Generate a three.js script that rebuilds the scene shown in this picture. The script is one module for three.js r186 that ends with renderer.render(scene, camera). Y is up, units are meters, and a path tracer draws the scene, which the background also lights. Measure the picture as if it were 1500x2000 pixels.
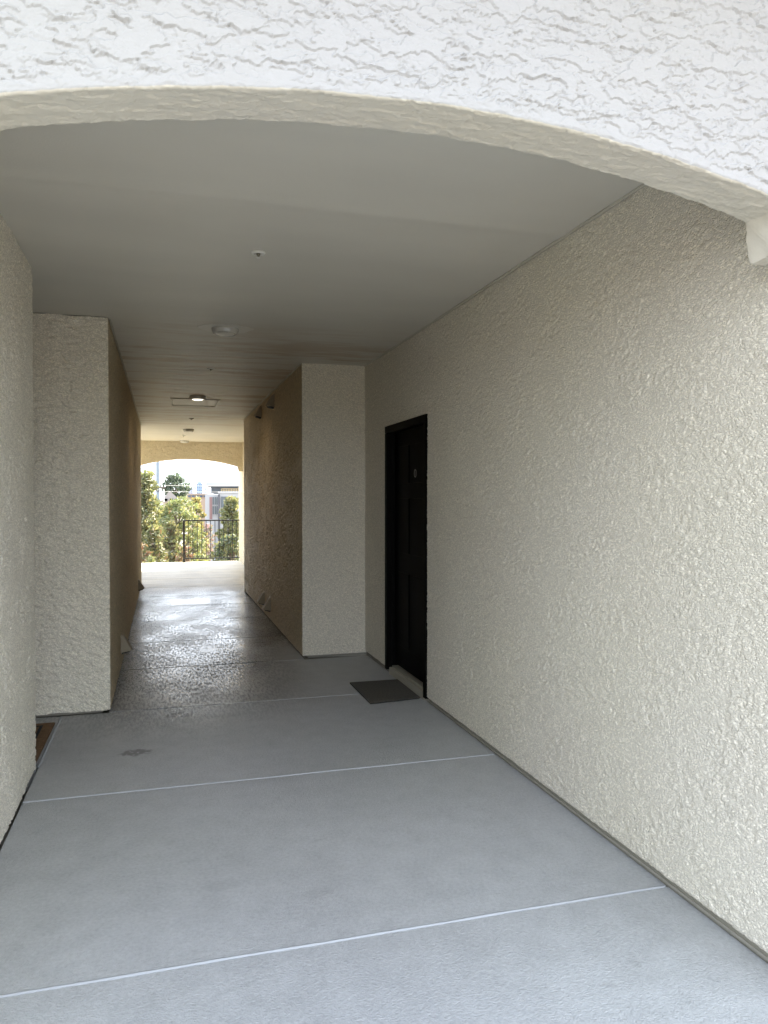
import * as THREE from 'three';
import { mergeGeometries, mergeVertices } from 'three/addons/utils/BufferGeometryUtils.js';
import { RoundedBoxGeometry } from 'three/addons/geometries/RoundedBoxGeometry.js';

/* ---------- camera, sky, sun, exposure ---------- */
const scene = new THREE.Scene();
const EYE = 1.463;
const camera = new THREE.PerspectiveCamera(67.9, 0.75, 0.05, 9000);
camera.rotation.order = 'YXZ';
camera.position.set(0, EYE, 0);
camera.rotation.set(-0.0184, -0.2831, 0);
const renderer = new THREE.WebGLRenderer({ antialias: true });
renderer.setSize(768, 1024);
renderer.toneMapping = THREE.LinearToneMapping;
renderer.toneMappingExposure = 6.6;
renderer.shadowMap.enabled = true;

const SUN_DIR = new THREE.Vector3(0.58, 0.60, -0.56).normalize();
{
  const W = 256, H = 128, d = new Float32Array(W * H * 4);
  for (let j = 0; j < H; j++) for (let i = 0; i < W; i++) {
    const el = ((j + 0.5) / H - 0.5) * Math.PI;                 // row 0 is the nadir
    const t = Math.pow(Math.max(0, Math.sin(el)), 0.55);
    const k = (j * W + i) * 4;
    d[k] = 0.55 + (0.44 - 0.55) * t; d[k + 1] = 0.58 + (0.51 - 0.58) * t; d[k + 2] = 0.61 + (0.63 - 0.61) * t; d[k + 3] = 1;
  }
  const sky = new THREE.DataTexture(d, W, H, THREE.RGBAFormat, THREE.FloatType);
  sky.mapping = THREE.EquirectangularReflectionMapping;
  sky.magFilter = THREE.LinearFilter; sky.minFilter = THREE.LinearFilter; sky.needsUpdate = true;
  scene.background = sky; scene.environment = sky;
}
const sun = new THREE.DirectionalLight(new THREE.Color(1.0, 0.90, 0.72), 5.0);
sun.position.copy(SUN_DIR).multiplyScalar(60).add(new THREE.Vector3(0, 0, -15));
sun.target.position.set(0, 0, -15);
sun.castShadow = true; sun.shadow.mapSize.set(4096, 4096);
Object.assign(sun.shadow.camera, { left: -60, right: 60, top: 60, bottom: -60, near: 1, far: 200 });
scene.add(sun, sun.target);
scene.fog = new THREE.FogExp2(new THREE.Color(0.80, 0.86, 0.95), 0.00005);

/* ---------- seeded noise ---------- */
function rng(seed) { let s = seed >>> 0; return () => { s = (s + 0x6D2B79F5) | 0; let t = Math.imul(s ^ (s >>> 15), 1 | s); t = (t + Math.imul(t ^ (t >>> 7), 61 | t)) ^ t; return ((t ^ (t >>> 14)) >>> 0) / 4294967296; }; }
const PERM = new Uint8Array(512);
{ const r = rng(7), a = [...Array(256).keys()]; for (let i = 255; i > 0; i--) { const j = Math.floor(r() * (i + 1)); [a[i], a[j]] = [a[j], a[i]]; } for (let i = 0; i < 512; i++) PERM[i] = a[i & 255]; }
const GX = new Float32Array(16), GY = new Float32Array(16);
for (let i = 0; i < 16; i++) { GX[i] = Math.cos(i * Math.PI / 8 + 0.2); GY[i] = Math.sin(i * Math.PI / 8 + 0.2); }
function n2(x, y) {                                              // gradient noise, about -1..1
  const xf = Math.floor(x), yf = Math.floor(y), X = xf & 255, Y = yf & 255; x -= xf; y -= yf;
  const u = x * x * x * (x * (x * 6 - 15) + 10), v = y * y * y * (y * (y * 6 - 15) + 10);
  const A = PERM[X] + Y, B = PERM[X + 1] + Y;
  const a = PERM[A] & 15, b = PERM[B & 511] & 15, c = PERM[A + 1] & 15, e = PERM[(B + 1) & 511] & 15;
  const p = GX[a] * x + GY[a] * y, q = GX[b] * (x - 1) + GY[b] * y, r = GX[c] * x + GY[c] * (y - 1), s = GX[e] * (x - 1) + GY[e] * (y - 1);
  const m = p + u * (q - p), o = r + u * (s - r);
  return 1.5 * (m + v * (o - m));
}
const ss = (a, b, x) => { x = Math.min(1, Math.max(0, (x - a) / (b - a))); return x * x * (3 - 2 * x); };
const fbm = (x, y, o = 4) => { let s = 0, a = 0.5; for (let i = 0; i < o; i++) { s += a * n2(x, y); x = x * 2.03 + 17.1; y = y * 2.03 + 5.7; a *= 0.5; } return s; };

/* ---------- helpers ---------- */
const taken = new Map();
function numbered(n) { const k = taken.get(n) || 0; taken.set(n, k + 1); return k ? n + '_' + String(k).padStart(3, '0') : n; }
function shade(o) { o.castShadow = true; o.receiveShadow = true; return o; }
function mesh(name, geo, mat, parent) { const m = shade(new THREE.Mesh(geo, mat)); m.name = name; (parent || scene).add(m); return m; }
function thing(name, label, category, pos = [0, 0, 0], group) {
  const o = new THREE.Group(); o.name = numbered(name); o.position.set(pos[0], pos[1], pos[2]); scene.add(o);
  o.userData = { label, category }; if (group) o.userData.group = group; return o;
}
function structure(name, label) { const o = new THREE.Group(); o.name = numbered(name); o.userData = { kind: 'structure', label }; scene.add(o); return o; }
// box by extents; d is depth in front of the camera, so z = -d
function bx(x0, x1, y0, y1, d0, d1) { const g = new THREE.BoxGeometry(x1 - x0, y1 - y0, d1 - d0); g.translate((x0 + x1) / 2, (y0 + y1) / 2, -(d0 + d1) / 2); return g; }
function rbx(x0, x1, y0, y1, d0, d1, r = 0.004) { const g = new RoundedBoxGeometry(x1 - x0, y1 - y0, d1 - d0, 2, r); g.translate((x0 + x1) / 2, (y0 + y1) / 2, -(d0 + d1) / 2); return g; }
const lin = (r, g, b) => new THREE.Color().setRGB(r, g, b);
const M = (c, rough = 0.8, extra = {}) => new THREE.MeshStandardMaterial({ color: c, roughness: rough, ...extra });
function tex(w, h, fn, srgb) {                                   // fn(i, j) returns [r, g, b] 0..1
  const d = new Uint8Array(w * h * 4);
  for (let j = 0; j < h; j++) for (let i = 0; i < w; i++) { const c = fn(i, j), k = (j * w + i) * 4; d[k] = c[0] * 255; d[k + 1] = c[1] * 255; d[k + 2] = c[2] * 255; d[k + 3] = 255; }
  const t = new THREE.DataTexture(d, w, h, THREE.RGBAFormat); t.magFilter = THREE.LinearFilter; t.minFilter = THREE.LinearMipmapLinearFilter; t.generateMipmaps = true;
  t.wrapS = t.wrapT = THREE.RepeatWrapping; if (srgb) t.colorSpace = THREE.SRGBColorSpace; t.needsUpdate = true; return t;
}
const enc = v => { v = Math.min(1, Math.max(0, v)); return v <= 0.0031308 ? v * 12.92 : 1.055 * Math.pow(v, 1 / 2.4) - 0.055; };

/* ---------- materials of the walkway ---------- */
const grainTex = (() => {                                        // fine sand grain, 0.32 m tile
  const N = 512, r = rng(3), a = new Float32Array(N * N).map(() => r()); const b = new Float32Array(N * N);
  const g = (i, j) => a[((j + N) % N) * N + ((i + N) % N)];
  for (let j = 0; j < N; j++) for (let i = 0; i < N; i++) { let s = 0; for (let y = -2; y <= 2; y++) for (let x = -2; x <= 2; x++) s += g(i + x, j + y); b[j * N + i] = Math.min(1, Math.max(0, (s / 25 - 0.5) * 4 + 0.5)); }
  return tex(N, N, (i, j) => { const v = b[j * N + i]; return [v, v, v]; });
})();
function grain(rep, rep2 = rep) { const t = grainTex.clone(); t.repeat.set(rep, rep2); t.needsUpdate = true; return t; }
const FACADE = lin(0.43, 0.425, 0.415);                       // same stucco, front face darkened in colour to offset its strong light
const BOUNCE_CREAM = lin(0.64, 0.565, 0.42);                            // yellower stucco for passage and far landing; warm bounced light put into colour
const STUCCO = lin(0.63, 0.59, 0.495);
const gritH = (() => {                                           // sprayed grit, 0.8 m tile: small overlapping domes over a rough ground
  const N = 1024, a = new Float32Array(N * N), r = rng(21);
  for (let k = 0; k < 26000; k++) {
    const cx = r() * N, cy = r() * N, ry = 1.6 + 4.2 * r() * r(), rx = ry * (1 + 1.1 * r()), h = (0.35 + 0.65 * r()) * Math.min(1, ry / 4), W = Math.ceil(rx + 1);
    for (let y = -W; y <= W; y++) for (let x = -W; x <= W; x++) { const q = 1 - (x * x) / (rx * rx) - (y * y) / (ry * ry); if (q > 0) { const i = ((Math.floor(cy) + y + N) % N) * N + ((Math.floor(cx) + x + N) % N); a[i] = Math.max(a[i], h * Math.sqrt(q)); } }
  }
  return a;
})();
const gritTex = tex(1024, 1024, (i, j) => { const v = gritH[j * 1024 + i]; return [v, v, v]; });
const gritCol = (() => { const r = rng(5); return tex(1024, 1024, (i, j) => { const v = 0.81 + 0.19 * gritH[j * 1024 + i] + 0.07 * (r() - 0.5); return [v, v, v]; }, true); })();
for (const t of [gritTex, gritCol]) t.repeat.set(1.25, 1.25);
const stuccoMat = new THREE.MeshStandardMaterial({ color: 0xffffff, vertexColors: true, roughness: 0.97, map: gritCol, bumpMap: gritTex, bumpScale: 0.0034 });
const trowelMat = new THREE.MeshStandardMaterial({ color: 0xffffff, vertexColors: true, roughness: 0.95, map: gritCol, bumpMap: gritTex, bumpScale: 0.0010 });
const facadeMat = new THREE.MeshStandardMaterial({ color: 0xffffff, vertexColors: true, roughness: 0.85, bumpMap: gritTex, bumpScale: 0.0004 });
const passageMat = new THREE.MeshStandardMaterial({ color: 0xffffff, vertexColors: true, roughness: 0.65, map: gritCol, bumpMap: gritTex, bumpScale: 0.0034 });
const coreMat = M(lin(0.24, 0.225, 0.185), 0.9);
const ceilMat = new THREE.MeshStandardMaterial({ color: 0xffffff, vertexColors: true, roughness: 0.47, bumpMap: grain(2), bumpScale: 0.0003 });

/* ---------- stucco relief: skip-trowelled plateaus, ridges, pits and sand ---------- */
function trowel(u, v, k = 1) {                                   // front face: long ragged horizontal ridges
  const wu = u + 0.012 * n2(u * 26 * k, v * 30 * k) + 0.004 * n2(u * 90 * k + 3, v * 90 * k);
  const wv = v + 0.010 * n2(u * 24 * k + 9, v * 30 * k + 3) + 0.0045 * n2(u * 85 * k + 31, v * 95 * k);
  const a = n2(wu * 7 * k, wv * 22 * k) + 0.7 * n2(wu * 17 * k + 5, wv * 44 * k + 8);
  const b = n2(wu * 11 * k + 40, wv * 31 * k + 7) + 0.7 * n2(wu * 27 * k + 15, wv * 58 * k + 2);
  const fade = ss(-0.5, 0.25, n2(u * 7 * k + 60, v * 11 * k));
  const pit = ss(0.34, 0.62, n2(u * 62 * k + 7, v * 92 * k)) * ss(-0.1, 0.45, n2(u * 9 * k, v * 12 * k + 21));
  return (0.0050 * (ss(-0.04, 0.03, a) - 0.5) + 0.0044 * fade * (ss(0.11, 0.18, b) - 0.5) - 0.0036 * pit + 0.0005 * n2(u * 40, v * 210)) / k + 0.0004 * n2(u * 230, v * 230);
}
function lace(u, v) {                                            // side walls: sprayed lace, smaller and softer
  const wu = u + 0.008 * n2(u * 45, v * 45), wv = v + 0.008 * n2(u * 42 + 9, v * 46 + 3);
  const a = n2(wu * 20, wv * 44) + 0.7 * n2(wu * 48 + 5, wv * 84 + 8);
  const open = ss(-0.55, 0.35, n2(u * 5 + 20, v * 6));
  const blob = n2(wu * 62, wv * 95) + 0.6 * n2(wu * 120 + 4, wv * 150);
  return 0.0034 * open * (ss(-0.04, 0.05, a) - 0.5) + 0.0013 * ss(-0.1, 0.7, blob) + 0.0003 * n2(u * 210, v * 210);
}
function tint(c, u, v) { const m = 1.64 + 0.035 * fbm(u * 1.6, v * 1.3, 3) + 0.03 * n2(u * 55, v * 60); return [c.r * m, c.g * m * (1 + 0.01 * n2(u * 1.1 + 9, v)), c.b * m * (1 + 0.02 * n2(u * 1.3, v + 5))]; }
// structured sheet: us, vs lists of parameters; fn gives [x, y, d]; skip(u, v) drops cells
function sheet(us, vs, fn, colour, skip, flip) {
  const nu = us.length, nv = vs.length, pos = new Float32Array(nu * nv * 3), col = new Float32Array(nu * nv * 3), uv = new Float32Array(nu * nv * 2), idx = [];
  for (let j = 0; j < nv; j++) for (let i = 0; i < nu; i++) {
    const k = j * nu + i, p = fn(us[i], vs[j], i, j), c = colour(us[i], vs[j]);
    pos[k * 3] = p[0]; pos[k * 3 + 1] = p[1]; pos[k * 3 + 2] = -p[2];
    col[k * 3] = c[0]; col[k * 3 + 1] = c[1]; col[k * 3 + 2] = c[2]; uv[k * 2] = us[i]; uv[k * 2 + 1] = p[3] === undefined ? vs[j] : p[3];
  }
  for (let j = 0; j < nv - 1; j++) for (let i = 0; i < nu - 1; i++) {
    if (skip && skip((us[i] + us[i + 1]) / 2, (vs[j] + vs[j + 1]) / 2)) continue;
    const a = j * nu + i, b = a + 1, c = a + nu, d = c + 1;
    if (flip) idx.push(a, c, b, b, c, d); else idx.push(a, b, c, b, d, c);
  }
  const g = new THREE.BufferGeometry();
  g.setAttribute('position', new THREE.BufferAttribute(pos, 3)); g.setAttribute('color', new THREE.BufferAttribute(col, 3)); g.setAttribute('uv', new THREE.BufferAttribute(uv, 2));
  g.setIndex(idx); g.computeVertexNormals(); return g;
}
function steps(...segs) { const out = []; for (const [a, b, s] of segs) { const n = Math.max(1, Math.round((b - a) / s)); for (let i = out.length ? 1 : 0; i <= n; i++) out.push(a + (b - a) * i / n); } return out; }
const H = 2.686, XR = 1.809, XCR = 1.218, XCL = -0.350, XL = -0.662, DJR = 6.847, DJL = 5.485, XFR = 1.70, XFL = -3.0;
const stTint = (u, v) => tint(STUCCO, u, v), paTint = (u, v) => { const g = 0.80 + 0.10 * n2(u * 48, v * 40) + 0.12 * n2(u * 19 + 5, v * 24), c = tint(BOUNCE_CREAM, u, v); return [c[0] * g, c[1] * g * 0.93, c[2] * g * 0.82]; }, crTint = (u, v) => tint(BOUNCE_CREAM, u, v);  // paTint puts the dim brown passage light into the colour, plus grit flecks

/* ---------- near arched facade ---------- */
{
  const t = thing('arched_facade', 'pale stucco facade with a low arch over the walkway entrance', 'wall');
  const D0 = 1.742, D1 = 1.902, CX = 0.665, HALF = 1.02, RISE = 0.127, PK = 2.412, R = (HALF * HALF + RISE * RISE) / (2 * RISE), STUB = 2.165;
  const under = x => {
    const dx = x - CX, a = Math.abs(dx), y = a < HALF ? PK - R + Math.sqrt(R * R - dx * dx) : PK - RISE;
    return y + (STUB - y) * ss(HALF - 0.006, HALF + 0.012, a);
  };
  const rc = 0.010;
  const xs = steps([-2.4, -0.7, 0.012], [-0.7, CX - HALF - 0.02, 0.01], [CX - HALF - 0.02, CX - HALF + 0.025, 0.0025], [CX - HALF + 0.025, CX + HALF - 0.02, 0.0026], [CX + HALF - 0.02, CX + HALF + 0.025, 0.0025], [CX + HALF + 0.025, 1.9, 0.006], [1.9, 3.4, 0.012]);
  const TOP = 2.86, FR = 230, SO = 50, BK = 36;
  // profile parameter: 0..1 front face down, 1..2 rounded arris, 2..3 soffit, 3..4 arris, 4..5 back face up
  const ps = steps([0, 1, 1 / FR], [1, 2, 1 / 6], [2, 3, 1 / SO], [3, 4, 1 / 5], [4, 5, 1 / BK]);
  const g = sheet(xs, ps, (x, p) => {
    const yb = under(x), wob = 0.0025 * n2(x * 13, 4.4) + 0.0018 * n2(x * 48, 8.1), yl = yb + wob; let y, d, ny = 0, nd = 0, v;
    if (p <= 1) { y = TOP + (yl + rc - TOP) * p; d = D0; nd = -1; v = y; }
    else if (p <= 2) { const a = (p - 1) * Math.PI / 2; y = yl + rc - rc * Math.sin(a); d = D0 + rc - rc * Math.cos(a); ny = -Math.sin(a); nd = -Math.cos(a); v = yl - (p - 1) * 0.01; }
    else if (p <= 3) { y = yl; d = D0 + rc + (D1 - D0 - 2 * rc) * (p - 2); ny = -1; v = yl - 0.02 - (p - 2) * 0.15; }
    else if (p <= 4) { const a = (p - 3) * Math.PI / 2; y = yl + rc - rc * Math.cos(a); d = D1 - rc + rc * Math.sin(a); ny = -Math.cos(a); nd = Math.sin(a); v = yl - 0.18; }
    else { y = yl + rc + (2.72 - yl - rc) * (p - 4); d = D1; nd = 1; v = 5 + y; }
    const flat = p <= 1 ? ss(0, 0.03, y - yl - rc) * 0.7 + 0.3 : (p <= 4 ? 0.46 : 1);
    const h = (p <= 1 || p > 4 ? trowel(x, v, 1.32) * 1.1 : trowel(x + 4, v + 3, 1.2) * 0.7 + 0.003 * n2(x * 9, v * 15) + 0.002 * n2(x * 23, v * 40)) * flat;
    const sw = ss(0.035, 0.0, Math.abs(Math.abs(x - CX) - HALF)); return [x + sw * (0.006 * n2(d * 11, y * 15) + 0.003 * n2(d * 22, y * 40)), y + ny * h + (y < 2.2 ? 0.004 * n2(x * 26, d * 14) : 0), d + nd * h, v];
  }, (x, p) => tint(p <= 1.4 ? FACADE : STUCCO, x * 1.01, p * 0.6).map(q => q * 0.61));
  mesh('arch_surface', g, facadeMat, t);
  for (const [a, b] of [[-2.4, XL + 0.002], [XR - 0.002, 3.4]]) mesh('pier_face', sheet(steps([a, b, 0.01]), steps([0, STUB + 0.02, 0.008]), (x, y) => [x, y + 0.012, D0 + 0.005 - trowel(x + 9, y, 1.2) * 1.1], (x, y) => tint(FACADE, x, y).map(q => q * 0.61)), facadeMat, t);
  mesh('added_shade_slab', rbx(-8, 8, 3.36, 3.56, 0.90, D0 + 0.008, 0.01), M(FACADE, 0.85), t);  // unseen slab, added to cut the light on the front face
  mesh('upper_wall', bx(-8, 8, 2.84, 5.8, D0 + 0.012, D0 + 0.20), M(FACADE, 0.85), t);
  mesh('side_wall', bx(-8, XL - 0.205, -7, 2.838, D0 + 0.016, D0 + 0.20), M(FACADE, 0.85), t);
  mesh('side_wall', bx(XR + 0.205, 8, -7, 2.838, D0 + 0.016, D0 + 0.20), M(FACADE, 0.85), t);
}

/* ---------- right wall with the door opening ---------- */
const DOOR = { d0: 5.112, d1: 6.142, top: 2.055 };
{
  const t = thing('entry_wall', 'long textured cream stucco wall holding the black door', 'wall');
  const us = steps([1.76, 3.2, 0.005], [3.2, DOOR.d0, 0.0075], [DOOR.d0, DOOR.d1, 0.012], [DOOR.d1, DJR + 0.02, 0.0085]);
  const vs = steps([0, 0.02, 0.004], [0.02, H, 0.006]);
  mesh('stucco_face', sheet(us, vs, (u, v) => {
    const lip = v < 0.012 ? 0.012 - v : 0;
    return [XR + lip - lace(u, v) - 0.004 * fbm(u * 0.9, v * 0.9, 2), 0.030 + 0.003 * n2(u * 6, 2) + v * (H - 0.03) / H, u];
  }, stTint, (u, v) => u > DOOR.d0 && u < DOOR.d1 && v < DOOR.top - 0.02), stuccoMat, t);
  const core = [bx(XR + 0.012, XR + 0.2, 0, H + 0.1, 1.775, DOOR.d0), bx(XR + 0.012, XR + 0.2, 0, H + 0.1, DOOR.d1, DJR + 0.3), bx(XR + 0.012, XR + 0.2, DOOR.top, H + 0.1, DOOR.d0, DOOR.d1)];
  mesh('base_course', mergeGeometries(core), coreMat, t);
  mesh('weep_screed', mergeGeometries([rbx(XR + 0.004, XR + 0.03, 0.010, 0.020, 1.76, DOOR.d0 - 0.002, 0.003), rbx(XR + 0.004, XR + 0.03, 0.010, 0.020, DOOR.d1 + 0.002, DJR, 0.003)]), M(lin(0.28, 0.265, 0.22), 0.7), t);
}

/* ---------- right corridor block ---------- */
{
  const t = thing('corridor_block', 'stucco wall block that narrows the passage beyond the black door', 'wall');
  const vs = steps([0, H, 0.0065]);
  mesh('front_face', sheet(steps([XCR, XR + 0.02, 0.006]), vs, (u, v) => [u, 0.022 + v * (H - 0.022) / H, DJR - lace(u + 11, v) * 1.1 + (u < XCR + 0.012 ? (XCR + 0.012 - u) * 0.5 : 0)], stTint), stuccoMat, t);
  const vs2 = steps([0, H, 0.011]);
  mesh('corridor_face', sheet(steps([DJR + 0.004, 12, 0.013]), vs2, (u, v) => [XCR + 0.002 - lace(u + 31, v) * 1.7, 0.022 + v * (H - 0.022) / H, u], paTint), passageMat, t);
  mesh('end_face', sheet(steps([XCR, XFR + 0.02, 0.03]), steps([0, H, 0.03]), (u, v) => [u, v, 12 + lace(u, v)], stTint, null, true), stuccoMat, t);
  mesh('block_core', bx(XCR + 0.05, XR + 0.2, 0, H + 0.1, DJR + 0.014, 11.99), coreMat, t);
  const far = thing('landing_wall', 'sunlit cream wall along the right of the far landing', 'wall');
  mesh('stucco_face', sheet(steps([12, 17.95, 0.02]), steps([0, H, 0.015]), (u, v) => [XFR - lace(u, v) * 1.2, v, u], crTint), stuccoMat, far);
  mesh('wall_core', bx(XFR + 0.006, XFR + 0.2, -6, H + 0.1, 12.01, 17.948), M(BOUNCE_CREAM, 0.85), far);
}

/* ---------- left walls ---------- */
{
  const t = thing('near_side_wall', 'grey stucco wall at the left edge beside the brown mat', 'wall');
  mesh('stucco_face', sheet(steps([1.76, 3.1, 0.03], [3.1, 4.44, 0.005]), steps([0, H, 0.006]), (u, v) => [XL + 1.3 * lace(u + 50, v) + 0.004 * n2(v * 3, u * 2) - (u > 4.425 ? (u - 4.425) * 0.5 : 0), 0.012 + v * (H - 0.012) / H, u], stTint, null, true), stuccoMat, t);
  mesh('return_face', sheet(steps([-1.7, XL - 0.006, 0.02]), steps([0, H, 0.02]), (u, v) => [u, v, 4.438 + lace(u, v)], stTint, null, true), stuccoMat, t);
  mesh('wall_core', bx(XL - 0.2, XL - 0.010, 0, H + 0.1, 1.775, 4.43), coreMat, t);
  const a = thing('alcove_wall', 'plain stucco wall closing the left alcove behind the brown mat', 'wall');
  mesh('wall_body', bx(-1.9, -1.7, 0, H + 0.1, 4.0, 5.8), M(STUCCO, 0.85), a);
  const b = thing('corridor_block', 'stucco wall block standing at the left of the passage', 'wall');
  mesh('front_face', sheet(steps([-1.72, -0.85, 0.02], [-0.85, XCL, 0.005]), steps([0, H, 0.0055]), (u, v) => [u, 0.015 + 0.006 * ss(-0.2, 0.4, n2(u * 8, 3)) + v * (H - 0.02) / H, DJL - trowel(u + 3, v, 1.25) * 1.5 + (u > XCL - 0.012 ? (u - XCL + 0.012) * 0.5 : 0)], stTint), trowelMat, b);
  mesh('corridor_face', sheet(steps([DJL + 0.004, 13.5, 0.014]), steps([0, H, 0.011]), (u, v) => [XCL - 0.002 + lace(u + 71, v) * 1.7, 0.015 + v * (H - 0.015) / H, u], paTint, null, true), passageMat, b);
  mesh('end_face', sheet(steps([XFL - 0.02, XCL, 0.03]), steps([0, H, 0.03]), (u, v) => [u, v, 13.5 + lace(u, v)], stTint, null, true), stuccoMat, b);
  mesh('block_core', bx(-1.72, XCL - 0.05, 0, H + 0.1, DJL + 0.014, 13.49), coreMat, b);
}

/* ---------- far arched beam ---------- */
{
  const t = thing('arched_beam', 'cream stucco beam with a low arch framing the garden view', 'beam');
  const D0 = 17.0, D1 = 17.2, CX = 0.565, HALF = 1.035, PK = 2.305, RISE = 0.15, R = (HALF * HALF + RISE * RISE) / (2 * RISE), STUB = 2.055;
  const under = x => { const dx = x - CX, a = Math.abs(dx), y = a < HALF ? PK - R + Math.sqrt(R * R - dx * dx) : PK - RISE; return y + (STUB - y) * ss(HALF - 0.005, HALF + 0.02, a); };
  const ps = steps([0, 1, 1 / 60], [1, 2, 1 / 14], [2, 3, 1 / 30]);
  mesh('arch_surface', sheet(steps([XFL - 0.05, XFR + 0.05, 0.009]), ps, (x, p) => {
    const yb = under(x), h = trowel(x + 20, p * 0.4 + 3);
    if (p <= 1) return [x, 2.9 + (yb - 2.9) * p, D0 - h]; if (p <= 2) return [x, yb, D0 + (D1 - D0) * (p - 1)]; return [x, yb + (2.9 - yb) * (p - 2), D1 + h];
  }, (x, p) => tint(BOUNCE_CREAM, x, p)), stuccoMat, t);
  mesh('parapet', bx(-8, 8, 2.88, 3.3, 17.01, 17.19), M(STUCCO, 0.85), t);
}

/* ---------- ceiling ---------- */
{
  const t = structure('ceiling', 'painted flat ceiling with faint seams running across the walkway');
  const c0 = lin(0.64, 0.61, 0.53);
  const us = steps([-1.72, 1.86, 0.03]), vs = steps([1.86, 5.5, 0.02], [5.5, 12, 0.018], [12, 17.15, 0.025]);
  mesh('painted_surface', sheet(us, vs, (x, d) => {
    const w = ss(4.6, 6.5, d);
    const streak = n2(x * 0.55 + 3, d * 3.1) + 0.7 * n2(x * 0.9, d * 8.3 + 2) + 0.35 * n2(x * 1.8, d * 19);
    const seam = Math.exp(-Math.pow((d - 3.18 - 0.02 * n2(x * 2, 1)) / 0.05, 2));
    return [x, H - (0.0042 * streak * (0.12 + 0.88 * w)) - 0.005 * seam - 0.004 * n2(x * 0.8, d * 0.7), d];
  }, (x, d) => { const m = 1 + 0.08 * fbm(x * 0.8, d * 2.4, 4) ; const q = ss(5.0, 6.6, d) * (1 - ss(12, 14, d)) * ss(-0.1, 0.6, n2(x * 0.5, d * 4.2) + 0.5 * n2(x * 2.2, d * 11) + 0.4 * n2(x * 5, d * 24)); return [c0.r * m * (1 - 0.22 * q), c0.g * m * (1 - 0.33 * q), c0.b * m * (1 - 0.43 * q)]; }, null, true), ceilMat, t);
  mesh('roof_slab', bx(-8, 8, H + 0.012, H + 0.18, 1.955, 17.19), coreMat, t);
  // seam line by the passage mouth and ragged caulk beads along the corridor walls
  const bead = M(lin(0.52, 0.49, 0.41), 0.7);
  const tube = (x, d0, d1, s) => { const pts = []; for (let d = d0; d <= d1; d += 0.12) pts.push(new THREE.Vector3(x + s * (0.008 + 0.006 * n2(d * 3, s)), H - 0.006 - 0.006 * n2(d * 4.2, 7 + s), -d)); return new THREE.TubeGeometry(new THREE.CatmullRomCurve3(pts), pts.length * 2, 0.0085, 5); };
  mesh('caulk_bead', tube(XCL, DJL + 0.02, 13.4, 1), bead, t); mesh('caulk_bead', tube(XCR, DJR + 0.02, 11.95, -1), bead, t);
  mesh('caulk_bead', tube(XR - 0.004, 1.95, DJR - 0.05, -0.4), bead, t);
}

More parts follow.
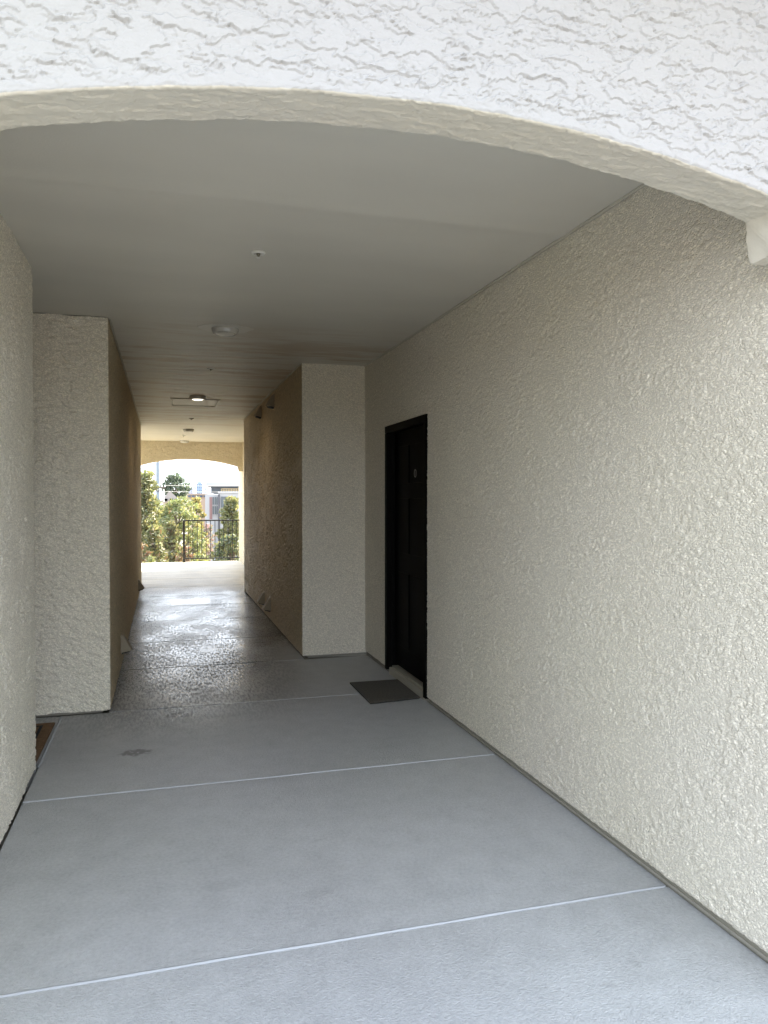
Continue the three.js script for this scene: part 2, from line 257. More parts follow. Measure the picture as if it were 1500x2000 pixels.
/* ---------- floor: slabs, joints, stains ---------- */
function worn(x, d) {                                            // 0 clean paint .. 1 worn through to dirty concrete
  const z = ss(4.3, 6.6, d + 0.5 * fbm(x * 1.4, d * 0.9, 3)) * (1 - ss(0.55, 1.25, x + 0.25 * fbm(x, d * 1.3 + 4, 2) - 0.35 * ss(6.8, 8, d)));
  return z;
}
const fl = (x, d) => {
  const m = fbm(x * 1.1, d * 1.1, 3), f = fbm(x * 9, d * 9, 4), s = n2(x * 70, d * 70) + 0.6 * n2(x * 150, d * 150), w = worn(x, d);
  let r = 0.42, g = 0.425, b = 0.424, rough = 0.50 + 0.06 * m;
  const scuff = ss(0.62, 0.8, n2(x * 5 + 2 * d, d * 30 - x * 9)) * ss(0.0, 0.4, n2(x * 1.3, d * 1.7 + 3));
  let k = 1 + 0.12 * m + 0.12 * f + 0.10 * s - 0.09 * scuff; g *= 1 + 0.012 * n2(x * 0.9, d * 0.8); b *= 1 + 0.03 * n2(x * 0.8 + 4, d * 0.7); r *= k; g *= k; b *= k;
  // worn passage: dark traffic film broken into pale specks of concrete
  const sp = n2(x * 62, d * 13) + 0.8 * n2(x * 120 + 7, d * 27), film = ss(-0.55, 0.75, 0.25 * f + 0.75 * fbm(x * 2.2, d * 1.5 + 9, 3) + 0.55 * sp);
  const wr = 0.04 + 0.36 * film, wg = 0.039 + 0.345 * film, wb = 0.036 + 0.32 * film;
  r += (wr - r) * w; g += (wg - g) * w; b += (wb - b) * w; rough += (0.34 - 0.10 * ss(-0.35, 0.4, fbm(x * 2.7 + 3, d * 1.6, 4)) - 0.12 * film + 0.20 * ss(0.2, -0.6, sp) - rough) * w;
  const deck = ss(11.6, 13.2, d);  // far landing floor paled and warmed to feed warm light onto the beam
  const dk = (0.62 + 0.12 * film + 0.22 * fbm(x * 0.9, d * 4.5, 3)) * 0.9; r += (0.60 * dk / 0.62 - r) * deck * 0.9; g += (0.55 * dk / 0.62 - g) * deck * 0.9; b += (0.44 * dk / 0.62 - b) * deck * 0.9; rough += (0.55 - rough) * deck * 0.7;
  // paler, smoother rectangles
  const rect = (x0, x1, d0, d1) => ss(0, 0.03, x - x0 + 0.02 * f) * ss(0, 0.03, x1 - x + 0.02 * f) * ss(0, 0.05, d - d0 + 0.04 * f) * ss(0, 0.05, d1 - d + 0.04 * f);
  const p = Math.max(rect(0.09, 0.65, 10.75, 11.35) * 0.9, rect(0.33, 0.54, 7.34, 7.68) * ss(-0.3, 0.1, f + 0.3 * s), rect(0.60, 0.76, 7.40, 7.60) * ss(-0.25, 0.1, f + 0.2 * s));
  r += (0.42 - r) * p; g += (0.42 - g) * p; b += (0.41 - b) * p; rough += (0.22 - rough) * p;
  // small dark spills on the near paint
  const spot = (cx, cd, rx, rd) => ss(1, 0.55, Math.hypot((x - cx) / rx, (d - cd) / rd) + 0.5 * fbm(x * 22, d * 14, 2));
  const st = Math.max(spot(-0.16, 4.57, 0.11, 0.07) * ss(-1.0, -0.1, n2(x * 45, d * 30)), spot(0.085, 5.29, 0.09, 0.07) * ss(-0.9, 0.1, n2(x * 40, d * 28)), 0.16 * spot(0.55, 2.75, 0.07, 0.04), 0.22 * spot(1.42, 2.05, 0.02, 0.03), 0.18 * spot(1.28, 1.98, 0.025, 0.02), 0.14 * spot(0.2, 2.9, 0.10, 0.04), 0.10 * ss(0.55, 0.8, n2(x * 14 + 3, d * 11)), 0.16 * ss(0.68, 0.85, n2(x * 38 + 3, d * 31)));
  r *= 1 - 0.55 * st; g *= 1 - 0.57 * st; b *= 1 - 0.58 * st;
  return [r, g, b, rough, 0.5 + 0.28 * (n2(x * 62, d * 13) + 0.8 * n2(x * 120 + 7, d * 27)) * (0.25 + 0.75 * w)];
};
function floorMat(x0, x1, d0, d1, w, h, bs) {
  const cache = new Float32Array(w * h * 5);
  for (let j = 0; j < h; j++) for (let i = 0; i < w; i++) { const c = fl(x0 + (x1 - x0) * (i + 0.5) / w, d0 + (d1 - d0) * (j + 0.5) / h); cache.set(c, (j * w + i) * 5); }
  const at = (i, j, k) => cache[(j * w + i) * 5 + k];
  const map = tex(w, h, (i, j) => [enc(at(i, j, 0)), enc(at(i, j, 1)), enc(at(i, j, 2))], true), rm = tex(w, h, (i, j) => { const v = at(i, j, 3); return [v, v, v]; });
  const m = new THREE.MeshStandardMaterial({ color: 0xffffff, map, roughnessMap: rm, roughness: 1, bumpMap: bs[0] ? grain((x1 - x0) / bs[0], (d1 - d0) / bs[0]) : tex(w, h, (i, j) => { const v = Math.min(1, Math.max(0, at(i, j, 4))); return [v, v, v]; }), bumpScale: bs[1] });
  m.userData.area = [x0, x1, d0, d1]; return m;
}
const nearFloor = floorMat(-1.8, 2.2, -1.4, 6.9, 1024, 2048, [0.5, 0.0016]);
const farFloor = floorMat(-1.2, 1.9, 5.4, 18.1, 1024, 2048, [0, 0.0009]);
const sealMat = M(lin(0.40, 0.41, 0.425), 0.95);
{
  const floor = structure('walkway_floor', 'grey painted concrete walkway cast in slabs with sealed joints');
  const slab = (x0, x1, d0, d1, mat) => {
    const g = rbx(x0, x1, -0.12, 0, d0 + (mat === farFloor ? 0.007 : 0.004), d1 - (mat === farFloor ? 0.007 : 0.004), 0.004), p = g.attributes.position, uv = g.attributes.uv, [ax, bxx, ad, bd] = mat.userData.area;
    for (let i = 0; i < p.count; i++) uv.setXY(i, (p.getX(i) - ax) / (bxx - ax), (-p.getZ(i) - ad) / (bd - ad));
    return mesh('concrete_slab', g, mat, floor);
  };
  const J = [-1.3, -0.62, 0.907, 2.432, 3.969, 5.483];
  for (let i = 0; i < 5; i++) slab(XL + 0.006, XR + 0.012, J[i], J[i + 1], nearFloor);
  slab(-1.7, XL - 0.004, 4.44, 5.484, nearFloor);
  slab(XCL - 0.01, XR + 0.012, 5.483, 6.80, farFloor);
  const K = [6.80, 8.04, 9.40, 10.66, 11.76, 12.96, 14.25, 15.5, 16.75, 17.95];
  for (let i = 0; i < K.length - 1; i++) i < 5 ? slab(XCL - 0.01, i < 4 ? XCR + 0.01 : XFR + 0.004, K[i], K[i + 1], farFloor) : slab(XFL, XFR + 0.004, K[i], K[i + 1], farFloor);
  slab(-2.4, XL - 0.002, -1.3, 1.733, nearFloor); slab(XR + 0.02, 3.4, -1.3, 1.733, nearFloor);
  mesh('sub_slab', bx(-8, 8, -0.4, -0.128, -1.29, 17.94), coreMat, floor);
  const bead = (pts, w, h) => {                                  // flattened ragged bead
    const cv = new THREE.CatmullRomCurve3(pts), n = pts.length * 3, g = new THREE.TubeGeometry(cv, n, 1, 6), p = g.attributes.position, c = new THREE.Vector3();
    for (let i = 0; i <= n; i++) { cv.getPointAt(i / n, c); const s = 1 + 0.22 * n2(c.x * 31 + c.z, c.z * 29); for (let k = 0; k <= 6; k++) { const q = i * 7 + k; p.setXYZ(q, c.x + (p.getX(q) - c.x) * w * s, c.y + (p.getY(q) - c.y) * h * s, c.z + (p.getZ(q) - c.z) * w * s); } }
    g.computeVertexNormals(); return g;
  };
  const row = (d, x0, x1) => { const a = []; for (let x = x0; x <= x1 + 1e-6; x += (x1 - x0) / 40) a.push(new THREE.Vector3(x, -0.001, -d + 0.003 * n2(x * 3, d))); return a; };
  for (const [d, w] of [[0.907, 0.0075], [2.432, 0.0075], [3.969, 0.0075]]) mesh('joint_sealant', bead(row(d, XL + 0.01, XR), w, 0.0045), sealMat, floor);
  mesh('joint_sealant', bead(row(5.483, 0.75, XR), 0.0055, 0.003), sealMat, floor);
  const side = []; for (let d = 4.46; d <= 5.48; d += 0.05) side.push(new THREE.Vector3(-0.657 + 0.002 * n2(d * 5, 2), 0, -d));
  mesh('joint_sealant', bead(side, 0.009, 0.006), sealMat, floor);
}

/* ---------- black entry door ---------- */
{
  const t = thing('entry_door', 'black panelled entry door with round plate, set in the cream wall', 'door', [XR, 0, -5.627]);
  const L = (g) => g.translate(-XR, 0, 5.627);
  const black = new THREE.MeshPhysicalMaterial({ color: lin(0.0012, 0.0012, 0.0012), roughness: 0.5, specularIntensity: 0.07 }), frameM = new THREE.MeshPhysicalMaterial({ color: lin(0.0025, 0.0025, 0.002), roughness: 0.55, specularIntensity: 0.12 });
  const { d0, d1, top } = DOOR;
  const f = mesh('door_frame', mergeGeometries([rbx(XR - 0.016, XR + 0.12, 0.026, top - 0.052, d0, d0 + 0.052), rbx(XR - 0.016, XR + 0.12, 0.026, top - 0.052, d1 - 0.052, d1), rbx(XR - 0.016, XR + 0.12, top - 0.051, top + 0.006, d0, d1)].map(L)), frameM, t);
  mesh('door_stop', mergeGeometries([bx(XR + 0.03, XR + 0.05, 0.075, top - 0.052, d0 + 0.053, d0 + 0.068), bx(XR + 0.03, XR + 0.05, 0.075, top - 0.052, d1 - 0.068, d1 - 0.053)].map(L)), frameM, f);
  const leaf = mesh('door_leaf', L(rbx(XR + 0.052, XR + 0.097, 0.082, top - 0.054, d0 + 0.054, d1 - 0.054)), black, t);
  for (const [y0, y1] of [[0.26, 0.86], [1.02, 1.46], [1.58, 1.88]]) for (const [a, b] of [[5.26, 5.58], [5.675, 5.995]]) mesh('panel', L(rbx(XR + 0.044, XR + 0.056, y0, y1, a, b, 0.005)), black, leaf);
  const ring = new THREE.TorusGeometry(0.027, 0.0085, 10, 32); ring.scale(1, 1, 0.5); ring.rotateY(Math.PI / 2); ring.translate(XR + 0.047, 1.652, -5.515);
  mesh('number_plate', L(ring), M(lin(0.16, 0.155, 0.14), 0.5), leaf);
  mesh('plate_center', L(rbx(XR + 0.042, XR + 0.051, 1.637, 1.667, 5.503, 5.527, 0.003)), M(lin(0.035, 0.034, 0.03), 0.5), leaf);
  const s = mesh('threshold', L(rbx(XR - 0.008, XR + 0.14, 0, 0.058, d0 + 0.054, d1 - 0.10, 0.006)), M(lin(0.36, 0.335, 0.27), 0.8), t);
  mesh('sill_strip', L(rbx(XR + 0.016, XR + 0.10, 0.057, 0.072, d0 + 0.056, d1 - 0.11, 0.003)), M(lin(0.30, 0.28, 0.22), 0.5), s);
  mesh('inner_wall', L(bx(XR + 0.13, XR + 0.19, 0.0, top, d0, d1)), frameM, t);
}

/* ---------- door mats ---------- */
const fibre = (a, b, seed) => tex(256, 256, (i, j) => { const v = 0.5 + 0.55 * fbm(i * 0.11 + seed, j * 0.11, 3) + 0.35 * n2(i * 0.6, j * 0.6 + seed); const k = Math.min(1, Math.max(0, v)); return [enc(a[0] + (b[0] - a[0]) * k), enc(a[1] + (b[1] - a[1]) * k), enc(a[2] + (b[2] - a[2]) * k)]; }, true);
{
  const t = thing('door_mat', 'flat grey brown speckled mat before the black door', 'doormat', [1.605, 0.001, -5.49]);
  const m = new THREE.MeshStandardMaterial({ map: fibre([0.045, 0.040, 0.032], [0.17, 0.155, 0.125], 4), roughness: 1, bumpMap: grain(2), bumpScale: 0.003 });
  const s = new THREE.Shape(); s.moveTo(-0.196, -0.31); s.lineTo(0.188, -0.262); s.lineTo(0.192, 0.305); s.lineTo(-0.194, 0.312); s.closePath();
  const g = new THREE.ExtrudeGeometry(s, { depth: 0.006, bevelEnabled: true, bevelSize: 0.003, bevelThickness: 0.002, bevelSegments: 2 }); g.rotateX(-Math.PI / 2); g.translate(0, 0.003, 0);
  const uv = g.attributes.uv; for (let i = 0; i < uv.count; i++) uv.setXY(i, uv.getX(i) * 3, uv.getY(i) * 3);
  mesh('woven_pad', g, m, t);
  const path = new THREE.CatmullRomCurve3([[-0.197, -0.312], [0, -0.287], [0.189, -0.264], [0.193, 0.02], [0.193, 0.306], [0, 0.31], [-0.195, 0.313], [-0.196, 0]].map(([x, y]) => new THREE.Vector3(x, 0.004, -y)), true, 'catmullrom', 0.02);
  mesh('bound_edge', new THREE.TubeGeometry(path, 120, 0.0045, 6, true), M(lin(0.02, 0.019, 0.017), 0.9), t);
}
{
  const t = thing('coir_mat', 'brown coir mat with a black border line in the left alcove', 'doormat', [-1.06, 0.001, -4.90]);
  const m = new THREE.MeshStandardMaterial({ map: fibre([0.09, 0.045, 0.016], [0.26, 0.145, 0.06], 9), roughness: 1, bumpMap: grain(2), bumpScale: 0.004 });
  mesh('coir_pad', new RoundedBoxGeometry(0.77, 0.016, 0.77, 2, 0.006).translate(0, 0.008, 0), m, t);
  const k = M(lin(0.012, 0.011, 0.010), 0.95), bar = (w, d, x, z) => new RoundedBoxGeometry(w, 0.006, d, 1, 0.002).translate(x, 0.0155, z);
  mesh('border_line', mergeGeometries([bar(0.018, 0.646, 0.314, 0), bar(0.018, 0.646, -0.314, 0), bar(0.61, 0.018, 0, -0.314), bar(0.61, 0.018, 0, 0.314)]), k, t);
}

/* ---------- ceiling lights, sprinklers, access hatch ---------- */
const trimM = M(lin(0.55, 0.54, 0.50), 0.25), diffM = M(lin(0.62, 0.60, 0.54), 0.3), patchM = M(lin(0.70, 0.67, 0.60), 0.5);
function lathe(pts, seg = 40) { return new THREE.LatheGeometry(pts.map(([r, y]) => new THREE.Vector2(r, y)), seg); }
const LIGHTS = [[0.438, 5.60, 'unlit round ceiling light nearest the entrance arch'], [0.409, 9.40, 'glowing round ceiling light just before the ceiling hatch'], [0.444, 13.98, 'round ceiling light beyond the ceiling hatch'], [0.451, 16.75, 'round ceiling light closest to the far arched beam']];
LIGHTS.forEach(([x, d, label], i) => {
  const t = thing('ceiling_light', label, 'ceiling light', [x, H, -d], 'round ceiling lights along the walkway');
  mesh('trim_ring', lathe([[0.066, -0.042], [0.076, -0.046], [0.086, -0.040], [0.095, -0.018], [0.097, 0.004], [0.06, 0.004]]), trimM, t);
  const lit = i === 1;
  mesh('diffuser', lathe([[0, -0.054], [0.035, -0.052], [0.056, -0.047], [0.068, -0.041]]), lit ? new THREE.MeshStandardMaterial({ color: 0xffffff, emissive: new THREE.Color(1, 0.93, 0.78), emissiveIntensity: 0.6 }) : diffM, t);
  if (i === 0) {
    const s = new THREE.Shape(); for (let k = 0; k <= 60; k++) { const a = k / 60 * Math.PI * 2, r = 0.14 + 0.03 * n2(Math.cos(a) * 2 + 5, Math.sin(a) * 2) + 0.045 * Math.abs(Math.cos(a)); s[k ? 'lineTo' : 'moveTo'](r * Math.cos(a), r * 0.8 * Math.sin(a)); }
    mesh('repair_patch', new THREE.ExtrudeGeometry(s, { depth: 0.006, bevelEnabled: true, bevelSize: 0.012, bevelThickness: 0.003, bevelSegments: 2 }).rotateX(Math.PI / 2).translate(0, 0.0035, 0), patchM, t);
  }
  if (lit) { const p = new THREE.SpotLight(new THREE.Color(1, 0.78, 0.50), 0.16, 0, Math.PI / 2 * 0.98, 1); p.position.set(0, -0.075, 0); p.target.position.set(0, -2, 0); p.castShadow = true; p.shadow.radius = 3; p.name = 'lamp'; t.add(p, p.target); }
});
const sprM = M(lin(0.72, 0.71, 0.66), 0.35), brassM = M(lin(0.22, 0.20, 0.15), 0.35, { metalness: 0.7 });
[[0.464, 3.836, 'ceiling sprinkler nearest the entrance arch'], [0.442, 7.363, 'ceiling sprinkler between the unlit and the glowing light'], [0.430, 12.077, 'ceiling sprinkler just beyond the ceiling hatch'], [0.397, 15.40, 'ceiling sprinkler nearest the far arched beam']].forEach(([x, d, label]) => {
  const t = thing('ceiling_sprinkler', label, 'sprinkler', [x, H, -d], 'sprinklers along the walkway ceiling');
  mesh('escutcheon', lathe([[0.020, -0.002], [0.021, -0.010], [0.030, -0.009], [0.034, -0.004], [0.035, 0.004], [0.018, 0.004]], 28), sprM, t);
  mesh('head', lathe([[0, -0.004], [0.010, -0.005], [0.010, -0.012], [0.006, -0.015], [0.0045, -0.022], [0, -0.024]], 16), brassM, t);
  mesh('deflector', lathe([[0, -0.026], [0.012, -0.026], [0.013, -0.0245], [0, -0.0235]], 18), sprM, t);
});
{
  const t = thing('ceiling_hatch', 'flat rectangular access hatch in the ceiling by the glowing light', 'hatch', [0.395, H, -10.0]);
  const m = M(lin(0.62, 0.58, 0.49), 0.42), w = 0.30, l = 0.36, b = 0.028;
  const bar = (x0, x1, z0, z1) => { const g = new RoundedBoxGeometry(x1 - x0, 0.024, z1 - z0, 2, 0.004); g.translate((x0 + x1) / 2, -0.002, (z0 + z1) / 2); return g; };
  mesh('hatch_frame', mergeGeometries([bar(-w, w, -l, -l + b), bar(-w, w, l - b, l), bar(-w, -w + b, -l + b, l - b), bar(w - b, w, -l + b, l - b)]), m, t);
  mesh('hatch_panel', bar(-w + b + 0.006, w - b - 0.006, -l + b + 0.008, l - b - 0.008).translate(0, 0.006, 0), m, t);
}

/* ---------- vent hoods on the corridor walls ---------- */
{
  const paint = M(lin(0.34, 0.29, 0.21), 0.8), dark = M(lin(0.02, 0.02, 0.018), 0.8);
  const s = new THREE.Shape(); s.moveTo(0, 0.075); s.lineTo(0.020, 0.060); s.lineTo(0.082, -0.048); s.lineTo(0.075, -0.056); s.lineTo(0, -0.070); s.closePath();
  const hood = new THREE.ExtrudeGeometry(s, { depth: 0.12, bevelEnabled: true, bevelSize: 0.003, bevelThickness: 0.003, bevelSegments: 2 }).translate(0, 0, -0.06);
  const fs = new THREE.Shape(); fs.moveTo(0.004, -0.066); fs.lineTo(0.072, -0.054); fs.lineTo(0.066, -0.069); fs.lineTo(0.004, -0.088); fs.closePath();
  const flap = new THREE.ExtrudeGeometry(fs, { depth: 0.104, bevelEnabled: false }).translate(0, 0, -0.052);
  [[XCL, 0.213, 6.90, 1, 'low triangular vent hood on the left corridor wall, nearer one'], [XCL, 0.190, 11.7, 1, 'low triangular vent hood on the left corridor wall, farther one'],
   [XCR, 2.565, 8.68, -1, 'high triangular vent hood on the right corridor wall, nearer one'], [XCR, 2.57, 9.84, -1, 'high triangular vent hood on the right corridor wall, farther one'],
   [XCR, 0.205, 9.02, -1, 'low triangular vent hood on the right corridor wall, nearer one'], [XCR, 0.21, 9.57, -1, 'low triangular vent hood on the right corridor wall, farther one']].forEach(([x, y, d, dir, label]) => {
    const t = thing('vent_hood', label, 'vent hood', [x + dir * 0.001, y, -d], 'vent hoods on the corridor walls');
    if (dir < 0) t.rotation.y = Math.PI;
    mesh('hood', hood, paint, t); mesh('flap', flap, dark, t);
  });
}

/* ---------- railing at the far edge ---------- */
{
  const t = thing('guard_railing', 'black metal guard railing at the far edge of the landing', 'railing', [0.434, 0, -17.80]);
  const m = M(lin(0.012, 0.012, 0.013), 0.5), W = XFR - 0.434;
  const box = (x0, x1, y0, y1, s) => new RoundedBoxGeometry(x1 - x0, y1 - y0, s, 1, 0.003).translate((x0 + x1) / 2, (y0 + y1) / 2, 0);
  mesh('post', box(-0.002, 0.046, 0, 0.938, 0.048), m, t);
  mesh('top_rail', box(0.0, W, 0.938, 0.966, 0.045), m, t);
  mesh('bottom_rail', box(0.046, W, 0.075, 0.10, 0.028), m, t);
  for (let k = 1; k < 13; k++) { const x = 0.022 + k * 0.0985; if (x < W - 0.01) mesh('baluster', box(x - 0.0075, x + 0.0075, 0.10, 0.938, 0.015), m, t); }
}

/* ---------- outside: ground, street, trees, buildings ---------- */
const GY0 = -6.2;
{
  const t = structure('ground', 'dry sunlit ground around the buildings');
  const g = new THREE.PlaneGeometry(12000, 12000).rotateX(-Math.PI / 2).translate(0, GY0, 0);
  const uv = g.attributes.uv; for (let i = 0; i < uv.count; i++) uv.setXY(i, uv.getX(i) * 400, uv.getY(i) * 400);
  mesh('soil', g, new THREE.MeshStandardMaterial({ map: fibre([0.10, 0.085, 0.06], [0.19, 0.165, 0.125], 2), roughness: 1 }), t);
  const r = structure('street', 'pale sunlit street running away below the landing');
  mesh('asphalt', new THREE.PlaneGeometry(9, 420).rotateX(-Math.PI / 2).rotateY(-0.05).translate(9.2, GY0 + 0.02, -235), M(lin(0.22, 0.215, 0.20), 0.9), r);
  const kerb = x => new THREE.BoxGeometry(0.3, 0.14, 420).translate(x, 0, 0).rotateY(-0.05).translate(9.2, GY0 + 0.08, -235);
  mesh('kerb', kerb(-4.65), M(lin(0.42, 0.40, 0.36), 0.9), r); mesh('kerb', kerb(4.65), M(lin(0.42, 0.40, 0.36), 0.9), r);
}
function leafCloud(R, n, size, palette, place) {
  const pos = new Float32Array(n * 12), nor = new Float32Array(n * 12), col = new Float32Array(n * 12), idx = [];
  const c = new THREE.Vector3(), a = new THREE.Vector3(), b = new THREE.Vector3(), nn = new THREE.Vector3();
  for (let i = 0; i < n; i++) {
    const dir = place(c);
    a.set(R() - 0.5, R() - 0.5, R() - 0.5).normalize(); if (dir) a.lerp(dir, 0.55).normalize();
    b.set(R() - 0.5, R() - 0.5, R() - 0.5).cross(a).normalize(); nn.crossVectors(a, b);
    const L = size * (0.6 + 0.8 * R()), w = L * 0.42, p = palette[Math.min(palette.length - 1, Math.floor(R() * palette.length))], k = 0.75 + 0.5 * R();
    const q = [[-L, 0], [0, -w], [L, 0], [0, w]];
    for (let m = 0; m < 4; m++) { const o = (i * 4 + m) * 3; pos[o] = c.x + a.x * q[m][0] + b.x * q[m][1]; pos[o + 1] = c.y + a.y * q[m][0] + b.y * q[m][1]; pos[o + 2] = c.z + a.z * q[m][0] + b.z * q[m][1]; nor[o] = nn.x; nor[o + 1] = nn.y; nor[o + 2] = nn.z; col[o] = p[0] * k; col[o + 1] = p[1] * k; col[o + 2] = p[2] * k; }
    const v = i * 4; idx.push(v, v + 1, v + 2, v, v + 2, v + 3);
  }
  const g = new THREE.BufferGeometry(); g.setAttribute('position', new THREE.BufferAttribute(pos, 3)); g.setAttribute('normal', new THREE.BufferAttribute(nor, 3)); g.setAttribute('color', new THREE.BufferAttribute(col, 3)); g.setIndex(idx); return g;
}
const leafMat = new THREE.MeshPhysicalMaterial({ vertexColors: true, roughness: 0.9, side: THREE.DoubleSide, transmission: 0.5, thickness: 0 });
const barkMat = M(lin(0.11, 0.085, 0.06), 0.95);
function limb(a, b, r0, r1) { const d = new THREE.Vector3().subVectors(b, a), g = new THREE.CylinderGeometry(r1, r0, d.length(), 7, 3); g.translate(0, d.length() / 2, 0); g.applyQuaternion(new THREE.Quaternion().setFromUnitVectors(new THREE.Vector3(0, 1, 0), d.clone().normalize())); g.translate(a.x, a.y, a.z); return g; }
// crown given by clumps; kind 'pine' tapers upward, 'round' is domed
function tree(name, label, category, x, d, base, topY, rad, kind, palette, leaves, size, seed, group) {
  const R = rng(seed), t = thing(name, label, category, [x, base, -d], group), Ht = topY - base, c0 = kind === 'pine' ? 0.12 : kind === 'dome' ? 0.55 : 0.28;
  const wood = [limb(new THREE.Vector3(0, 0, 0), new THREE.Vector3(0.02 * Ht, Ht * 0.5, 0), 0.028 * Ht, 0.018 * Ht), limb(new THREE.Vector3(0.02 * Ht, Ht * 0.5, 0), new THREE.Vector3(0, Ht * 0.93, 0.01 * Ht), 0.018 * Ht, 0.003 * Ht)];
  const clumps = [], N = 64;
  for (let i = 0; i < N; i++) {
    const f = i / (N - 1), a = i * 2.39996 + R() * 0.7; let y, rr;
    if (kind === 'pine') { y = c0 + (1 - c0) * f; rr = rad * Math.pow(1 - f, 0.62) * (0.35 + 0.75 * R()); }
    else { y = c0 + (0.97 - c0) * f; const m = (y - (c0 + 1) / 2) / ((1 - c0) / 2); rr = rad * Math.sqrt(Math.max(0.02, 1 - m * m)) * (0.35 + 0.7 * R()); }
    const c = new THREE.Vector3(Math.cos(a) * rr, y * Ht, Math.sin(a) * rr);
    clumps.push({ c, s: rad * (kind === 'pine' ? 0.16 + 0.2 * (1 - f) * R() + 0.06 : 0.20 + 0.14 * R()), dir: new THREE.Vector3(Math.cos(a), kind === 'pine' ? 0.5 : 0.2, Math.sin(a)).normalize() });
    if (i % 2 === 0) wood.push(limb(new THREE.Vector3(0.01 * Ht, Math.max(0.06, y - 0.12) * Ht, 0), c, 0.007 * Ht, 0.0025 * Ht));
  }
  mesh('trunk', mergeGeometries(wood), barkMat, t);
  mesh('crown', leafCloud(R, leaves, size, palette, out => { const k = clumps[Math.floor(R() * clumps.length)], u = R() * 2 - 1, w = R() * Math.PI * 2, q = Math.cbrt(R()) * k.s, z = Math.sqrt(1 - u * u); out.set(k.c.x + q * z * Math.cos(w) * 1.15, k.c.y + q * u * 0.8, k.c.z + q * z * Math.sin(w) * 1.15); return kind === 'pine' ? k.dir : null; }), leafMat, t);
  return t;
}
// where a pixel column lies at depth d
const px = (u, d) => { const a = (u - 750) / 1485.5, c = Math.cos(0.2831), s = Math.sin(0.2831); return d * (c * a + s) / (c - s * a); };
const py = (v, d) => EYE + (972.7 - v) / 1485.5 * d * 1.04;
const PINE = [[0.17, 0.185, 0.065], [0.21, 0.215, 0.08], [0.12, 0.145, 0.05], [0.25, 0.23, 0.09]], LIME = [[0.18, 0.215, 0.075], [0.23, 0.24, 0.08], [0.14, 0.175, 0.06], [0.28, 0.26, 0.085]],
  GOLD = [[0.33, 0.26, 0.07], [0.29, 0.255, 0.08], [0.19, 0.21, 0.07]], DARK = [[0.06, 0.095, 0.05], [0.085, 0.12, 0.06], [0.10, 0.13, 0.055]], RED = [[0.20, 0.09, 0.05], [0.17, 0.12, 0.06], [0.22, 0.14, 0.06], [0.14, 0.14, 0.06]], OLIVE = [[0.13, 0.14, 0.05], [0.18, 0.165, 0.07], [0.15, 0.10, 0.045]];
tree('pine_tree', 'tall feathery pine at the left edge of the garden view', 'tree', px(283, 27), 27, GY0, py(932, 27), 1.15, 'pine', PINE, 9000, 0.085, 11);
tree('leafy_tree', 'round yellow green tree in the middle of the garden view', 'tree', px(341, 34), 34, GY0, py(970, 34), 1.2, 'round', LIME, 9000, 0.085, 12);
tree('leafy_tree', 'golden topped tree left of the white building', 'tree', px(378, 46), 46, GY0, py(968, 46), 0.72, 'round', GOLD, 5000, 0.10, 13);
tree('pine_tree', 'green pine behind the railing at the right', 'tree', px(452, 30), 30, GY0, py(978, 30), 1.05, 'pine', PINE, 8000, 0.085, 14);
tree('pine_tree', 'low olive pine under the left tall pine', 'tree', px(300, 24), 24, GY0, py(1030, 24), 0.85, 'pine', PINE.concat(OLIVE), 6000, 0.075, 15);
tree('pine_tree', 'low olive pine left of the railing post', 'tree', px(334, 26), 26, GY0, py(1022, 26), 0.72, 'pine', OLIVE.concat(PINE), 5000, 0.075, 16);
tree('leafy_shrub', 'green shrub seen low through the right of the railing', 'shrub', px(449, 25), 25, GY0, py(1036, 25), 0.6, 'round', DARK.concat(PINE), 5000, 0.075, 17);
tree('leafy_shrub', 'red leaved shrub just right of the railing post', 'shrub', px(362, 23), 23, GY0, py(1054, 23), 0.34, 'round', RED, 2600, 0.06, 18);
tree('leafy_shrub', 'red leaved shrub at the foot of the left pine', 'shrub', px(276, 22), 22, GY0, py(1046, 22), 0.33, 'round', RED, 2200, 0.06, 19);
tree('leafy_shrub', 'low rusty shrub along the landing edge left of the post', 'shrub', px(342, 21), 21, GY0, py(1082, 21), 0.28, 'round', RED, 2000, 0.055, 20);
tree('leafy_shrub', 'pale green shrub low at the left along the landing edge', 'shrub', px(293, 21.5), 21.5, GY0, py(1070, 21.5), 0.42, 'round', PINE.concat(LIME), 2600, 0.06, 21);
tree('leafy_tree', 'dark round tree standing behind the utility pole', 'tree', px(342, 120), 120, GY0, py(929, 120), 2.15, 'dome', DARK, 4200, 0.2, 22);
tree('leafy_tree', 'dark tree top poking above the left pine', 'tree', px(279, 60), 60, GY0, py(929, 60), 0.75, 'round', DARK, 2200, 0.13, 23);
tree('leafy_tree', 'orange tinged small tree below the pole crossarm', 'tree', px(322, 48), 48, GY0, py(985, 48), 0.7, 'round', GOLD.concat(RED), 2600, 0.10, 24);
tree('leafy_shrub', 'pink flowering shrub beside the street', 'shrub', px(405, 70), 70, GY0, py(1018, 70), 0.7, 'round', [[0.30, 0.17, 0.16], [0.25, 0.18, 0.12], [0.15, 0.16, 0.07]], 1200, 0.11, 25);

